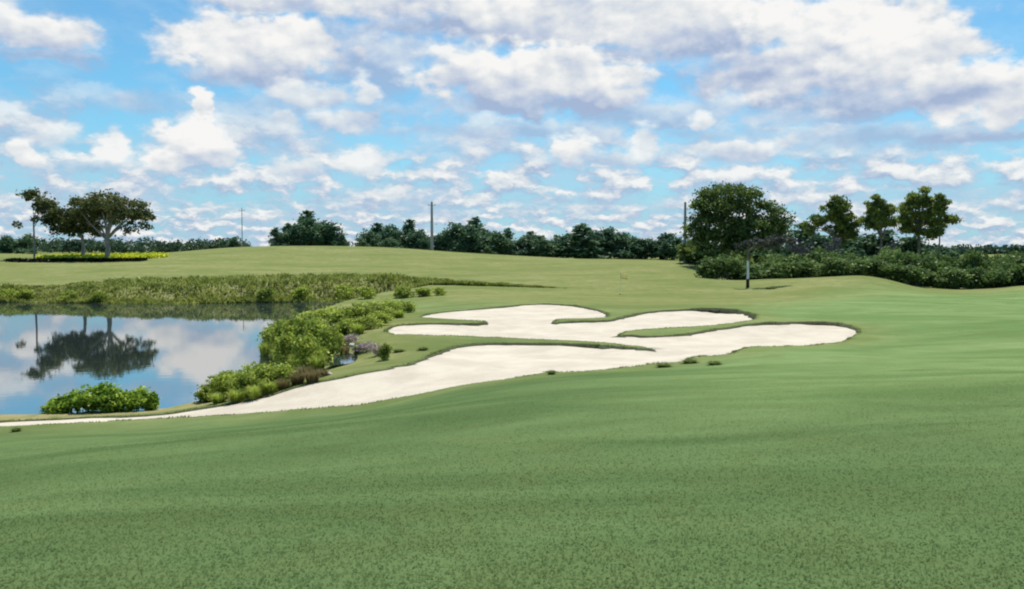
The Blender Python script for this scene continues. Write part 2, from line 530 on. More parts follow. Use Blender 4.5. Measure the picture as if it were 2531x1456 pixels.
wm, N = newmat('pond_water')
tc = N.n('ShaderNodeTexCoord'); P = tc.outputs['Object']
b = N.n('ShaderNodeBsdfPrincipled')
b.inputs['Base Color'].default_value = (.020, .030, .030, 1)
b.inputs['Roughness'].default_value = .015; b.inputs['IOR'].default_value = 8.0
bp = N.n('ShaderNodeBump'); bp.inputs['Strength'].default_value = .022; bp.inputs['Distance'].default_value = .06
N.put(bp.inputs['Height'], N.m('ADD', N.noise(N.vm('MULTIPLY', P, (.8, 1.6, 1)), 1.2, 3, .5), N.m('MULTIPLY', N.noise(P, .25, 2), .8)))
N.put(b.inputs['Normal'], bp.outputs[0])
o = N.n('ShaderNodeOutputMaterial'); N.put(o.inputs[0], b.outputs[0])
pv = np.array([(p[0], p[1]) for p in POND]); pc = pv.mean(0)
wv = [(-140, 22, 0), (8, 22, 0), (8, 112, 0), (-140, 112, 0)]
# the sheet ends inside the banks
from mathutils.geometry import tessellate_polygon
exp = []
tnp = np.roll(pv, -1, 0) - np.roll(pv, 1, 0); tnp = np.stack([-tnp[:, 1], tnp[:, 0]], -1) / np.linalg.norm(tnp, axis=1)[:, None]
if pip(pv + tnp * .05, pv).mean() > .5: tnp = -tnp
exp = pv + tnp * .5
tt = tessellate_polygon([[Vector((p[0], p[1], 0)) for p in exp]])
water = mesh_np('pond_water', np.concatenate([exp, np.zeros((len(exp), 1))], 1), np.array(tt), wm)
tag(water, 'still pond mirroring the clouds and the spreading tree', 'water', kind='structure')
if sum(p.normal.z for p in water.data.polygons) < 0: water.data.flip_normals()

bmat, N = newmat('fairway_blades')
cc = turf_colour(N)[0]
gi = N.n('ShaderNodeNewGeometry').outputs['Random Per Island']
cc = N.mix(N.mr(gi, 0, 1, 0, .14, False), cc, N.mix(.25, cc, c4((.018, .040, .010))))
cc = N.mix(N.mr(gi, .75, 1, 0, .18, False), cc, c4((.20, .22, .09)))
d = N.n('ShaderNodeBsdfDiffuse'); N.put(d.inputs[0], cc); t = N.n('ShaderNodeBsdfTranslucent'); N.put(t.inputs[0], cc)
sh_ = N.n('ShaderNodeMixShader'); sh_.inputs[0].default_value = .45; N.put(sh_.inputs[1], d.outputs[0]); N.put(sh_.inputs[2], t.outputs[0])
o = N.n('ShaderNodeOutputMaterial'); N.put(o.inputs[0], sh_.outputs[0])

M = {
    'oak': foliage('oak_leaves', (.012, .022, .007), (.028, .045, .012), (.072, .080, .020), .35, 3.9),
    'spread': foliage('spreading_leaves', (.014, .020, .009), (.028, .036, .012), (.065, .064, .020), .35, 3.3),
    'wood': foliage('wood_leaves', (.010, .022, .014), (.018, .036, .019), (.038, .056, .022), .3, 4.4),
    'far': foliage('distant_leaves', (.018, .035, .024), (.030, .055, .032), (.055, .080, .038), .2),
    'pine': foliage('pine_needles', (.018, .030, .008), (.045, .062, .014), (.095, .105, .024), .4, 3.6),
    'hedge': foliage('hedge_leaves', (.012, .026, .008), (.050, .080, .022), (.092, .128, .038), .38, 2.4),
    'grey': foliage('grey_twigs', (.055, .057, .060), (.095, .098, .10), (.15, .152, .155), .1, 1.3),
    'lush': foliage('lush_leaves', (.012, .035, .003), (.09, .15, .014), (.28, .31, .05), .42, 2.4),
    'olive': foliage('olive_leaves', (.008, .016, .003), (.062, .082, .012), (.165, .180, .034), .45, 3.9),
    'golden': foliage('golden_leaves', (.03, .045, .006), (.12, .148, .024), (.22, .245, .060), .45, 2.9),
    'straw': foliage('straw_blades', (.09, .075, .03), (.17, .14, .06), (.27, .22, .11), .3, 1.4),
    'pink': foliage('dry_flower_heads', (.16, .13, .11), (.30, .24, .23), (.45, .38, .36), .2, 1.4),
    'reed': foliage('reed_blades', (.016, .026, .004), (.088, .112, .020), (.19, .20, .052), .4, 1.9),
    'lime': foliage('lime_groundcover', (.16, .19, .01), (.30, .33, .02), (.45, .44, .05), .35, 1.8),
    'tuft': foliage('tuft_blades', (.04, .055, .012), (.09, .10, .025), (.17, .16, .06), .3),
    'blade': bmat,
    'fringe': foliage('fringe_blades', (.05, .08, .015), (.085, .12, .028), (.15, .17, .055), .45, 1.7),
    'flag': foliage('flag_cloth', (.76, .70, .36), (.78, .72, .38), (.8, .74, .40), .5, 1.0),
    'sparse': foliage('sparse_leaves', (.03, .034, .030), (.06, .066, .056), (.11, .115, .095), .2, 1.5),
    'dark': foliage('shadow_leaves', (.004, .008, .004), (.010, .016, .007), (.02, .03, .012), .1, 1.0),  # near-black leaves, coloured to stand in for tree shadow
    'bark': plain('bark', (.10, .085, .07), (.22, .20, .17), 4, stretch=(1, 1, .3)),
    'palebark': plain('pale_bark', (.20, .19, .16), (.34, .32, .27), 4, stretch=(1, 1, .3)),
    'concrete': plain('pole_concrete', (.28, .29, .29), (.38, .38, .37), 2),
    'poleblack': plain('dark_paint', (.02, .02, .02), (.04, .035, .03), 3),
    'white': plain('white_paint', (.72, .72, .70), (.80, .80, .78), 3, bump=.05),
    'yellow': plain('flag_cloth', (.72, .62, .18), (.80, .72, .25), 3, bump=.05),
    'stone': plain('pale_stone', (.35, .33, .30), (.52, .50, .46), 2, bump=.6),
}

# ------------------------------------------------------------------ plant geometry


def unit(n):
    v = rng.normal(size=(n, 3)); return v / np.linalg.norm(v, axis=1)[:, None]


def leaves(cen, size, aspect=1.6, upbias=0.0):
    """bent leaf sprays: one pointed quad each"""
    n = len(cen)
    a = unit(n); a[:, 2] += upbias; a /= np.linalg.norm(a, axis=1)[:, None]
    b = np.cross(a, unit(n)); b /= np.linalg.norm(b, axis=1)[:, None]
    s = (np.asarray(size) * rng.uniform(.6, 1.4, n))[:, None]
    v = np.stack([cen - a * s * aspect * .5, cen + b * s * .5 - a * s * .05, cen + a * s * aspect * .5, cen - b * s * .5 + a * s * .08], 1).reshape(-1, 3)
    f = np.arange(4 * n).reshape(-1, 4)
    return v, f


def crown_points(blobs, n_clump, per, spread, shell=.62):
    """blobs: (cx,cy,cz,rx,ry,rz[,weight]); leaf clumps spread through their volume, denser outside"""
    B = np.array([list(b[:6]) + [b[6] if len(b) > 6 else b[3] * b[5]] for b in blobs], float)
    w = B[:, 6] / B[:, 6].sum()
    k = rng.choice(len(B), n_clump, p=w)
    d = unit(n_clump); d[:, 2] = np.where(rng.random(n_clump) < .25, np.abs(d[:, 2]), d[:, 2])
    r = shell + (1 - shell) * rng.random(n_clump) ** .7
    cc = B[k, :3] + d * r[:, None] * B[k, 3:6]
    sz = spread * rng.uniform(.55, 1.35, n_clump)
    m = np.maximum(4, (per * rng.uniform(.5, 1.5, n_clump)).astype(int))
    out = []
    for c, s, q in zip(cc, sz, m):
        p = rng.normal(size=(q, 3)) * s * np.array([1, 1, .62])
        out.append(c + p)
    return np.concatenate(out), cc


def tube(path, radii, seg=7):
    path = np.asarray(path, float); n = len(path)
    V = []; Fc = []
    for i in range(n):
        t = path[min(i + 1, n - 1)] - path[max(i - 1, 0)]; t /= np.linalg.norm(t) + 1e-9
        a = np.cross(t, [0.3, 1, 0.1]); a /= np.linalg.norm(a); b_ = np.cross(t, a)
        for s in range(seg):
            q = 2 * math.pi * s / seg
            V.append(path[i] + radii[i] * (math.cos(q) * a + math.sin(q) * b_))
    for i in range(n - 1):
        for s in range(seg):
            Fc.append((i * seg + s, i * seg + (s + 1) % seg, (i + 1) * seg + (s + 1) % seg, (i + 1) * seg + s))
    return np.array(V), np.array(Fc)


def join(parts):
    V = []; Fs = []; o = 0
    for v, f in parts:
        V.append(v); Fs.append(np.asarray(f) + o); o += len(v)
    return np.concatenate(V), np.concatenate(Fs)


def limb(a, b, r0, r1, sag=.08, n=5):
    a = np.asarray(a, float); b = np.asarray(b, float)
    L = np.linalg.norm(b - a); off = unit(1)[0] * L * sag
    ts = np.linspace(0, 1, n)
    path = [a + (b - a) * t + off * math.sin(t * math.pi) + np.array([0, 0, L * .08 * math.sin(t * math.pi)]) for t in ts]
    return tube(path, [r0 + (r1 - r0) * t for t in ts])


def tree(name, base, blobs, trunkr, mat, bark, n_clump, per, spread, leaf, label, cat='tree', group=None, fork=.45, lean=(0, 0), nlimb=9, aspect=1.5, shell=.6, extra=None):
    """base: world point; blobs in local coords"""
    root = empty(name, base)
    tag(root, label, cat, group)
    pts_, cl = crown_points(blobs, n_clump, per, spread, shell)
    if extra is not None: pts_ = np.concatenate([pts_, extra])
    mesh_np('crown', *leaves(pts_, leaf, aspect), mat, root)
    C = np.array([b[:3] for b in blobs]); top = C[:, 2].max()
    mid = np.array([lean[0], lean[1], top * fork])
    parts = [tube([(0, 0, -.4), (0, 0, .25), mid * .5 + np.array([trunkr * .4, 0, 0]), mid, mid + (np.array([C[:, 0].mean(), C[:, 1].mean(), top]) - mid) * .6],
                  [trunkr * 1.5, trunkr * 1.1, trunkr * .9, trunkr * .72, trunkr * .25], 9)]
    idx = rng.choice(len(cl), min(nlimb, len(cl)), replace=False)
    for k in idx:
        t = rng.uniform(.8, 1.0)
        parts.append(limb(mid * t, cl[k], trunkr * .42, trunkr * .08))
    mesh_np('trunk', *join(parts), bark, root, smooth=True)
    return root


def local(blobs_px, base, Y, depth=.8):
    """(x, y, rx, ry[, dY]) in frame units at depth Y -> ellipsoids relative to base"""
    out = []
    for b in blobs_px:
        dy = b[4] if len(b) > 4 else 0.
        p = at(b[0], b[1], Y + dy) - np.array(base)
        rx, ry = b[2] * Y / F, b[3] * Y / F
        out.append((p[0], p[1], p[2], rx, rx * depth, ry))
    return out


def gpt(x, Y):
    X = (x - CX) / F * Y * 1.0
    return (X, Y, gz(X, Y))


# ---- spreading trees on the left bank
Yt = 146
b = gpt(266, Yt)
tree('spreading_tree', b, local([(262, 505, 62, 26), (210, 512, 40, 30), (315, 520, 48, 26), (345, 545, 30, 26), (300, 540, 30, 16), (232, 540, 60, 26, 3), (185, 545, 35, 26, 3), (352, 572, 12, 9), (318, 568, 16, 8)], b, Yt, .9),
     .42, M['spread'], M['palebark'], 150, 85, .50, .27, 'wide flat-topped dark tree with one pale trunk above the lime ground cover', group='trees on the left bank', fork=.42, nlimb=11)
b = gpt(206, Yt + 4)
tree('spreading_tree', b, local([(165, 535, 38, 22), (150, 555, 25, 22), (205, 555, 42, 22), (190, 575, 40, 12), (235, 570, 22, 13), (130, 545, 16, 18)], b, Yt + 4, .9),
     .3, M['spread'], M['palebark'], 85, 80, .45, .26, 'lower dark tree with a thin pale trunk just left of the widest flat-topped tree', group='trees on the left bank', fork=.5, nlimb=8)
b = gpt(86, Yt + 2)
tree('slender_tree', b, local([(75, 487, 20, 14), (104, 490, 17, 13), (122, 515, 20, 16), (105, 512, 22, 10), (140, 530, 14, 12), (92, 545, 8, 8), (44, 552, 6, 6)], b, Yt + 2, .9),
     .16, M['spread'], M['palebark'], 52, 40, .42, .32, 'leggy sparse tree with bare pale stem, leftmost on the left bank', group='trees on the left bank', fork=.62, nlimb=9)

# lime ground cover and dark leaves put in for the shadow beneath the spreading tree
n = 9000
ang = rng.uniform(0, 2 * math.pi, n); rr = np.sqrt(rng.random(n))
gx = (222 - CX) / F * Yt + rr * np.cos(ang) * 165 * Yt / F; gy = Yt + 4.6 + rr * np.sin(ang) * 6.0
keepm = (rng.random(n) < .35 + .65 * sstep(gx, (170 - CX) / F * Yt, (280 - CX) / F * Yt))
gx, gy = gx[keepm], gy[keepm]
gh = full_h(gx, gy)[0] + rng.random(len(gx)) ** 1.5 * .55
o_ = mesh_np('cover_or_shadow', *leaves(np.stack([gx, gy, gh], -1), .28, 1.6, .6), M['lime'])
tag(o_, 'bright lime low ground cover spread under the flat-topped tree', 'ground cover', kind='stuff')

n = 7000  # near-black leaf strip laid where the tree's shadow falls
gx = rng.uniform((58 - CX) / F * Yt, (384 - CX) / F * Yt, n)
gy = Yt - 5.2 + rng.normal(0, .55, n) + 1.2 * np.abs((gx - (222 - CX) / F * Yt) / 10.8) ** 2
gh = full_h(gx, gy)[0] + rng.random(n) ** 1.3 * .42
o_ = mesh_np('cover_or_shadow', *leaves(np.stack([gx, gy, gh], -1), .26, 1.6, .4), M['dark'])
tag(o_, 'very dark leaf strip standing in for tree shadow before the lime ground cover', 'ground cover', kind='stuff')

# ---- woods: prototypes then copies
PROTO = {}


def wood_proto(kind, seed):
    """unit tree 10 m tall at the origin, returned as a root object"""
    global rng
    keep_rng = rng; rng = np.random.default_rng(seed)
    if kind == 'round':
        bl = [(rng.uniform(-1.4, 1.4), rng.uniform(-1.4, 1.4), z, rng.uniform(1.9, 2.7) * s, rng.uniform(1.9, 2.7) * s, 1.9) for z, s in ((2.0, 1.1), (3.2, 1.15), (5, 1.0), (6.6, .85), (8.2, .6))]
        pts_, cl = crown_points(bl, 110, 34, .6, .55)
    elif kind == 'spire':
        bl = [(rng.uniform(-.3, .3), rng.uniform(-.3, .3), z, s, s, 1.2) for z, s in ((1.4, 2.1), (3, 1.9), (4.8, 1.6), (6.5, 1.15), (8.1, .75), (9.4, .35))]
        pts_, cl = crown_points(bl, 100, 30, .45, .55)
    else:
        bl = [(rng.uniform(-2.2, 2.2), rng.uniform(-2, 2), z, 2.4 * s, 2.2 * s, 1.7) for z, s in ((1.8, 1.2), (2.4, 1.3), (4.4, 1.1), (6, .9), (6.8, .9), (8.6, .6), (7.6, .5))]
        pts_, cl = crown_points(bl, 120, 32, .55, .55)
    root = empty({'round': 'broadleaf_tree', 'spire': 'spire_tree', 'ragged': 'ragged_tree'}[kind], (0, 0, -50))
    mesh_np('crown', *leaves(pts_, .42, 1.5), M['wood'], root)
    parts = [tube([(0, 0, -.5), (0, 0, 2), (.1, 0, 5), (0, .1, 8)], [.32, .25, .18, .05], 7)]
    for k in rng.choice(len(cl), 5, replace=False): parts.append(limb((0, 0, 2.5), cl[k], .1, .03))
    mesh_np('trunk', *join(parts), M['bark'], root, smooth=True)
    rng = keep_rng
    PROTO.setdefault(kind, []).append([root, False])


for s in (1, 2, 3): wood_proto('round', s)
for s in (4, 5): wood_proto('spire', s)
for s in (6, 7, 8): wood_proto('ragged', s)
ORD = ['first', 'second', 'third', 'fourth', 'fifth', 'sixth', 'seventh', 'eighth', 'ninth', 'tenth', 'eleventh', 'twelfth', 'thirteenth', 'fourteenth', 'fifteenth',
       'sixteenth', 'seventeenth', 'eighteenth', 'nineteenth', 'twentieth']
KN = {'round': 'bushy rounded', 'spire': 'narrow pointed', 'ragged': 'ragged-topped'}


def pick(lib):
    for p in lib:
        if not p[1]: return p
    return random.choice(lib)


def put_wood(kind, x, ytop, Y, label, group, wide=1.0):
    pr = pick(PROTO[kind])
    X = (x - CX) / F * Y; z = gz(X, Y)
    top = EYE - (ytop - HOR) / F * Y
    h = max(top - z, 1.5)
    if not pr[1]: root = pr[0]; pr[1] = True
    else: root = copy_tree(pr[0])
    root.location = (X, Y, z - .1); root.rotation_euler = (0, 0, random.uniform(0, 6.28))
    s = h / 9.9
    root.scale = (s * wide * 1.25, s * wide * 1.25, s)
    tag(root, label, 'tree', group)
    return root


clumpA = [('ragged', 690, 566, 205, 1.0), ('spire', 712, 556, 212, 1.3), ('round', 735, 548, 208, 1.1), ('spire', 762, 527, 216, 1.2), ('round', 782, 543, 207, 1.2), ('round', 805, 548, 212, 1.1), ('ragged', 826, 549, 206, 1.0), ('spire', 845, 580, 204, 1.2)]
clumpB = [('round', 896, 590, 212, 1.4), ('round', 915, 565, 222, 1.0), ('spire', 934, 556, 230, 1.2), ('ragged', 955, 556, 224, 1.2), ('ragged', 985, 560, 232, 1.2), ('round', 960, 585, 208, 1.5), ('spire', 1014, 548, 228, 1.1), ('round', 1035, 566, 222, 1.2), ('ragged', 1052, 572, 230, 1.2)]
clumpC = [('round', 1085, 574, 226, 1.1), ('ragged', 1110, 556, 232, 1.2), ('round', 1135, 552, 226, 1.2), ('spire', 1178, 542, 234, 1.3), ('round', 1158, 558, 224, 1.2), ('ragged', 1205, 562, 230, 1.2), ('round', 1232, 572, 224, 1.3), ('spire', 1258, 568, 234, 1.2),
          ('ragged', 1285, 580, 226, 1.3), ('spire', 1312, 575, 232, 1.3), ('round', 1340, 583, 224, 1.5), ('ragged', 1370, 584, 232, 1.5), ('round', 1400, 578, 226, 1.4), ('spire', 1442, 558, 222, 2.0), ('round', 1470, 572, 228, 1.4),
          ('round', 1502, 566, 230, 1.3), ('ragged', 1532, 572, 226, 1.3), ('round', 1562, 580, 232, 1.4), ('ragged', 1596, 588, 226, 1.6), ('round', 1632, 586, 228, 1.6), ('round', 1664, 578, 222, 1.4)]
for lst, where, grp in ((clumpA, 'in the isolated dark clump on the crest', 'trees of the clump on the crest'), (clumpB, 'in dark wood just left of thick grey pole', 'trees left of the thick pole'), (clumpC, 'in dark wood right of thick grey pole', 'trees of the long wood')):
    lst = sorted(lst, key=lambda q: q[1])
    for i, (k, x, yt, Y, w) in enumerate(lst):
        nm = ORD[i] if i < 20 else 'twenty-first'
        put_wood(k, x, yt, Y, f'{KN[k]} tree, {nm} from the left {where}', grp, w)

# far low woods (one mass) and a few trees that stand out of it


def far_wood(name, xs, yt0, yt1, Y, label, n):
    bl = []
    for x in np.linspace(xs[0], xs[1], n):
        Yy = Y * rng.uniform(.94, 1.08); top = EYE - (rng.uniform(yt0, yt1) - HOR) / F * Yy
        X_ = (x + rng.uniform(-5, 5) - CX) / F * Yy; z = 4.0
        h = max(top - z, 1.5)
        bl.append((X_, Yy, z + h * .5, rng.uniform(.45, .8) * h, .6 * h, h * .5, 1))
    pts_, _ = crown_points(bl, n * 16, 16, .9, .5)
    o = mesh_np(name, *leaves(pts_, .75, 1.4), M['far'])
    tag(o, label, 'wood', kind='stuff')


far_wood('distant_wood', (-120, 610), 588, 604, 420, 'low hazy band of distant woodland behind the left bank', 80)
far_wood('distant_wood', (1860, 2720), 606, 626, 300, 'low band of distant woodland behind the clipped shrubs at the right', 70)
for i, (k, x, yt, Y, w, lb) in enumerate([('round', 20, 582, 330, 1.2, 'bushy distant tree at the left end of the low woodland'), ('ragged', 60, 578, 330, 1.2, 'ragged distant tree under the leggy left tree'), ('spire', 582, 588, 330, 1.5, 'pointed distant tree standing at the foot of the thin left pole'),
                                          ('round', 562, 596, 330, 1.3, 'small rounded distant tree left of the pointed one by the thin pole'), ('round', 2415, 622, 300, 1.3, 'bushy distant tree peeping over the right shrubs, nearer the pines'), ('ragged', 2505, 624, 300, 1.4, 'ragged distant tree at the right edge above the shrubs')]):
    put_wood(k, x, yt, Y, lb, 'distant trees standing out', w)

# ---- big oak on the right
Yo = 134
b = gpt(1815, Yo)
tree('oak_tree', b, local([(1795, 486, 58, 28), (1765, 515, 50, 34), (1848, 502, 50, 34), (1890, 530, 48, 30), (1925, 553, 34, 28), (1727, 528, 24, 36), (1722, 575, 28, 32), (1780, 560, 62, 36), (1860, 570, 66, 34), (1905, 588, 40, 22), (1770, 600, 50, 26), (1840, 608, 50, 22)], b, Yo, .9),
     .42, M['oak'], M['bark'], 300, 95, .58, .27, 'large dark irregular-domed oak at the right behind the slim white trunk', group=None, fork=.36, nlimb=20)
# ---- pines
Yp = 152
for xb, blobs, rad, lb in [
    (2068, [(2066, 508, 30, 18), (2045, 525, 28, 18), (2090, 530, 26, 22), (2068, 548, 42, 24), (2020, 548, 22, 12), (2112, 565, 24, 22), (2090, 585, 30, 22), (2000, 565, 25, 10)], .28, 'broad open pine between the oak and the slimmer pines'),
    (2176, [(2178, 505, 20, 15), (2160, 525, 20, 18), (2190, 528, 22, 20), (2172, 548, 32, 16), (2205, 545, 14, 10), (2150, 560, 18, 8)], .22, 'smaller middle pine of the three green pines on the right'),
    (2268, [(2285, 478, 16, 13), (2262, 500, 26, 22), (2295, 510, 22, 18), (2248, 525, 28, 24), (2285, 540, 32, 18), (2240, 555, 26, 18), (2300, 560, 26, 10), (2268, 575, 30, 9)], .3, 'tallest pine, rightmost of the three full pines'),
    (2320, [(2322, 497, 8, 12), (2324, 520, 12, 10), (2342, 545, 10, 6), (2312, 545, 9, 7), (2308, 575, 9, 5)], .14, 'thin almost bare pine with a pole-like trunk, right of the tallest pine')]:
    Yq = Yp + rng.uniform(-4, 4)
    b = gpt(xb, Yq)
    nb = len(blobs)
    tree('pine_tree', b, local([(q[0], q[1] - 2, q[2] * .72, q[3] * .95) for q in blobs] + [(q[0] + rng.uniform(-1.25, 1.25) * q[2], q[1] + rng.uniform(-1.3, 1.0) * q[3], rng.uniform(5, 10), rng.uniform(4, 8)) for q in blobs * 3], b, Yq, .9), rad, M['pine'], M['bark'], 15 * nb, 75, .34, .23, lb, group='pines on the right', fork=.6, nlimb=3 * nb, aspect=2.8, shell=.5)


for i, (k, x, yt, Y, w) in enumerate([('ragged', 1976, 552, 162, 1.0), ('round', 2030, 582, 160, 1.5), ('ragged', 2098, 560, 160, 1.1), ('round', 2140, 578, 162, 1.3), ('spire', 2192, 574, 160, 1.3), ('round', 2228, 588, 158, 1.4), ('ragged', 2262, 584, 160, 1.2), ('round', 2345, 612, 165, 1.5)]):
    put_wood(k, x, yt, Y, f'{KN[k]} dark understorey tree, {ORD[i]} from the left beneath the pines', 'understorey trees beneath the pines', w)

for i, (k, x, yt, Y, w) in enumerate([('round', 1712, 590, 146, 1.4), ('ragged', 1758, 596, 147, 1.5), ('round', 1806, 598, 146, 1.5), ('round', 1858, 598, 147, 1.5)]):
    put_wood(k, x, yt, Y, f'{KN[k]} dark understorey tree, {ORD[i]} from the left beneath the oak crown', 'understorey trees beneath the oak', w)

# ---- shrubs
def shrub_mesh(seed, mat, leaf=.22, dens=1.0, flat=1.0):
    """about 1 m radius, 2 m tall, at origin"""
    global rng
    kr = rng; rng = np.random.default_rng(seed)
    bl = [(rng.uniform(-.45, .45), rng.uniform(-.45, .45), rng.uniform(.38, 1.25), rng.uniform(.5, .75), rng.uniform(.5, .75), rng.uniform(.4, .65) * flat) for _ in range(6)]
    pts_, cl = crown_points(bl, int(70 * dens), 22, .16, .5)
    pts_[:, 2] = np.abs(pts_[:, 2])
    root = empty('shrub', (0, 0, -60))
    mesh_np('foliage', *leaves(pts_, leaf, 1.6, .3), mat, root)
    parts = []
    for k in rng.choice(len(cl), 8, replace=False): parts.append(limb((rng.uniform(-.12, .12), rng.uniform(-.12, .12), -.1), cl[k] * .9, .03, .01))
    mesh_np('stem', *join(parts), M['bark'], root, smooth=True)
    rng = kr
    return [root, False]


HED = [shrub_mesh(20 + i, M['hedge'], .12, 2.0) for i in range(4)]
GRY = [shrub_mesh(40, M['grey'], .09, .8)]


def put_shrub(lib, name, x, ybase, ytop, halfw, Y, label, group, cat='shrub', zbase=None):
    pr = pick(lib)
    X = (x - CX) / F * Y
    z = gz(X, Y) if zbase is None else zbase
    top = EYE - (ytop - HOR) / F * Y
    h = max(top - z, .4)
    if not pr[1]: root = pr[0]; pr[1] = True
    else: root = copy_tree(pr[0])
    root.name = name
    root.location = (X, Y, z - .05); root.rotation_euler = (0, 0, random.uniform(0, 6.28))
    w = halfw * Y / F / 1.05
    root.scale = (w, w, h / 1.95)
    tag(root, label, cat, group)
    return root


# front row along the mound, back row behind
crest = [(1700, 650), (1750, 658), (1800, 675), (1850, 690), (1950, 690), (2050, 686), (2130, 684), (2200, 695), (2260, 712), (2350, 722), (2450, 717), (2560, 703)]
cxs, cys = zip(*crest)
fr = np.linspace(1762, 2575, 20); rng2 = np.random.default_rng(5)
for i, x in enumerate(fr):
    x += rng2.uniform(-8, 8); yc = np.interp(x, cxs, cys)
    put_shrub(HED, 'hedge_shrub', x, yc, yc - np.interp(x, (1760, 2200, 2350, 2575), (48, 52, 66, 74)) + rng2.uniform(-9, 9), 40 + rng2.uniform(-4, 9), 114 + rng2.uniform(-1.5, 2), f'rounded olive-green shrub, {ORD[i]} from the left in the front row along the mound', 'front row shrubs along the mound')
bk = np.linspace(1850, 2570, 17)
for i, x in enumerate(bk):
    x += rng2.uniform(-10, 10)
    yt = np.interp(x, (1850, 2000, 2150, 2300, 2450, 2560), (618, 612, 606, 610, 612, 612)) + rng2.uniform(-8, 8)
    put_shrub(HED, 'hedge_shrub', x, 0, yt, 44 + rng2.uniform(-5, 9), 122 + rng2.uniform(-2, 4), f'taller green shrub, {ORD[i]} from the left in the back row of shrubs below the pines', 'back row shrubs below the pines')
OKS = [shrub_mesh(60 + i, M['oak'], .16, 1.3) for i in range(3)]
for i, (x, yt, hw, Y) in enumerate([(1705, 596, 36, 139), (1738, 604, 38, 137), (1772, 610, 40, 132), (1806, 618, 40, 128), (1842, 618, 38, 128), (1880, 622, 30, 128)]):
    put_shrub(OKS, 'undergrowth_shrub', x, 0, yt, hw, Y, f'dark undergrowth shrub, {ORD[i]} from the left at the foot of the oak', 'undergrowth at the foot of the oak')
for i, (x, yt, hw, Y, lb) in enumerate([(1985, 568, 44, 136, 'grey leafless shrub left of the broad pine'), (2045, 566, 44, 138, 'grey leafless shrub under the broad pine'), (2188, 580, 34, 140, 'small grey leafless shrub under the middle pine')]):
    put_shrub(GRY, 'grey_shrub', x, 0, yt, hw, Y, lb, 'grey leafless shrubs')


# ---- pond-side plants: real leafy shrubs and grass tussocks on the bank
def tussock_mesh(seed, mat, n=260, name='grass_tussock'):
    global rng
    kr = rng; rng = np.random.default_rng(seed)
    ang = rng.uniform(0, 6.283, n); r0 = .35 * np.sqrt(rng.random(n)); ln = rng.uniform(.5, 1.05, n); bend = rng.uniform(.1, .75, n)
    dx, dy = np.cos(ang), np.sin(ang)
    b0 = np.stack([dx * r0, dy * r0, np.zeros(n)], -1)
    side = np.stack([-dy, dx, np.zeros(n)], -1) * rng.uniform(.016, .034, n)[:, None]
    m1 = b0 + np.stack([dx * bend * .3, dy * bend * .3, ln * .62], -1)
    t1 = b0 + np.stack([dx * bend * .9, dy * bend * .9, ln * (1 - bend * .35)], -1)
    V = np.stack([b0 - side, b0 + side, m1 + side * .8, m1 - side * .8, t1 + side * .1, t1 - side * .1], 1).reshape(-1, 3)
    k = np.arange(n)[:, None] * 6
    Fq = np.concatenate([k + np.array([[0, 1, 2, 3]]), k + np.array([[3, 2, 4, 5]])])
    o = mesh_np(name, V, Fq, mat)
    o.location = (0, 0, -60)
    rng = kr
    return [o, False]


LUSH = [shrub_mesh(70 + i, M['lush'], .15, 1.5) for i in range(3)]
OLV = [shrub_mesh(80 + i, M['olive'], .105, 1.6) for i in range(3)]
GLD = [shrub_mesh(90 + i, M['golden'], .105, 1.4) for i in range(2)]
PNK = [shrub_mesh(95, M['pink'], .11, .6)]
TSS = [tussock_mesh(100 + i, M['straw']) for i in range(2)]
GTS = [tussock_mesh(120 + i, M['golden'], 320) for i in range(2)]
TUF = [tussock_mesh(110 + i, M['fringe'], 420) for i in range(2)]


def bank(lib, name, x, ybase, ytop, halfw, label, group, cat='shrub'):
    g = ground_hit(x, ybase)
    Y = g[1]; zb = None
    if gz(*g) < .02:
        g = onwater(x, ybase); Y = g[1]; zb = -.05
    put_shrub(lib, name, (g[0] / Y) * F + CX, ybase, ytop, halfw, Y, label, group, cat, zb)


for i, (x, yb, yt, hw) in enumerate([(128, 1016, 978, 34), (172, 1018, 962, 38), (215, 1018, 946, 40), (258, 1018, 934, 42), (300, 1016, 940, 40), (338, 1014, 952, 36), (372, 1012, 956, 24)]):
    bank(LUSH, 'leafy_plant', x, yb, yt, hw, f'bright green leafy plant, {ORD[i]} from the left in the clump by the near shore', 'leafy plants at the near shore')
for i, (x, yb, yt, hw) in enumerate([(520, 992, 936, 40), (562, 987, 916, 44), (605, 980, 906, 46), (650, 970, 896, 46), (690, 957, 884, 46), (560, 962, 912, 42), (640, 940, 888, 44), (610, 958, 902, 40)]):
    bank(OLV, 'olive_shrub', x, yb, yt, hw, f'yellow-olive shrub, {ORD[i]} in the lower clump between sand and pond', 'olive shrubs above the sand')
for i, (x, yb, yt, hw) in enumerate([(675, 870, 792, 40), (710, 882, 770, 46), (752, 884, 768, 50), (792, 876, 768, 48), (718, 905, 812, 46), (768, 912, 815, 46), (815, 890, 788, 38), (740, 850, 772, 44), (700, 845, 782, 40)]):
    bank(OLV, 'olive_shrub', x, yb, yt, hw, f'dark olive shrub, {ORD[i]} in the upper clump at the right end of the pond', 'olive shrubs at the pond end')
for i, (x, yb, yt, hw) in enumerate([(850, 802, 744, 42), (890, 800, 738, 42), (925, 792, 736, 42), (962, 784, 732, 38), (998, 774, 730, 34), (865, 822, 768, 36), (905, 815, 765, 36), (815, 795, 750, 38), (780, 790, 756, 36), (935, 806, 760, 34)]):
    bank(GLD, 'golden_shrub', x, yb, yt, hw, f'golden-green shrub, {ORD[i]} in the clump behind the pond end near the upper sand', 'golden shrubs behind the pond end')
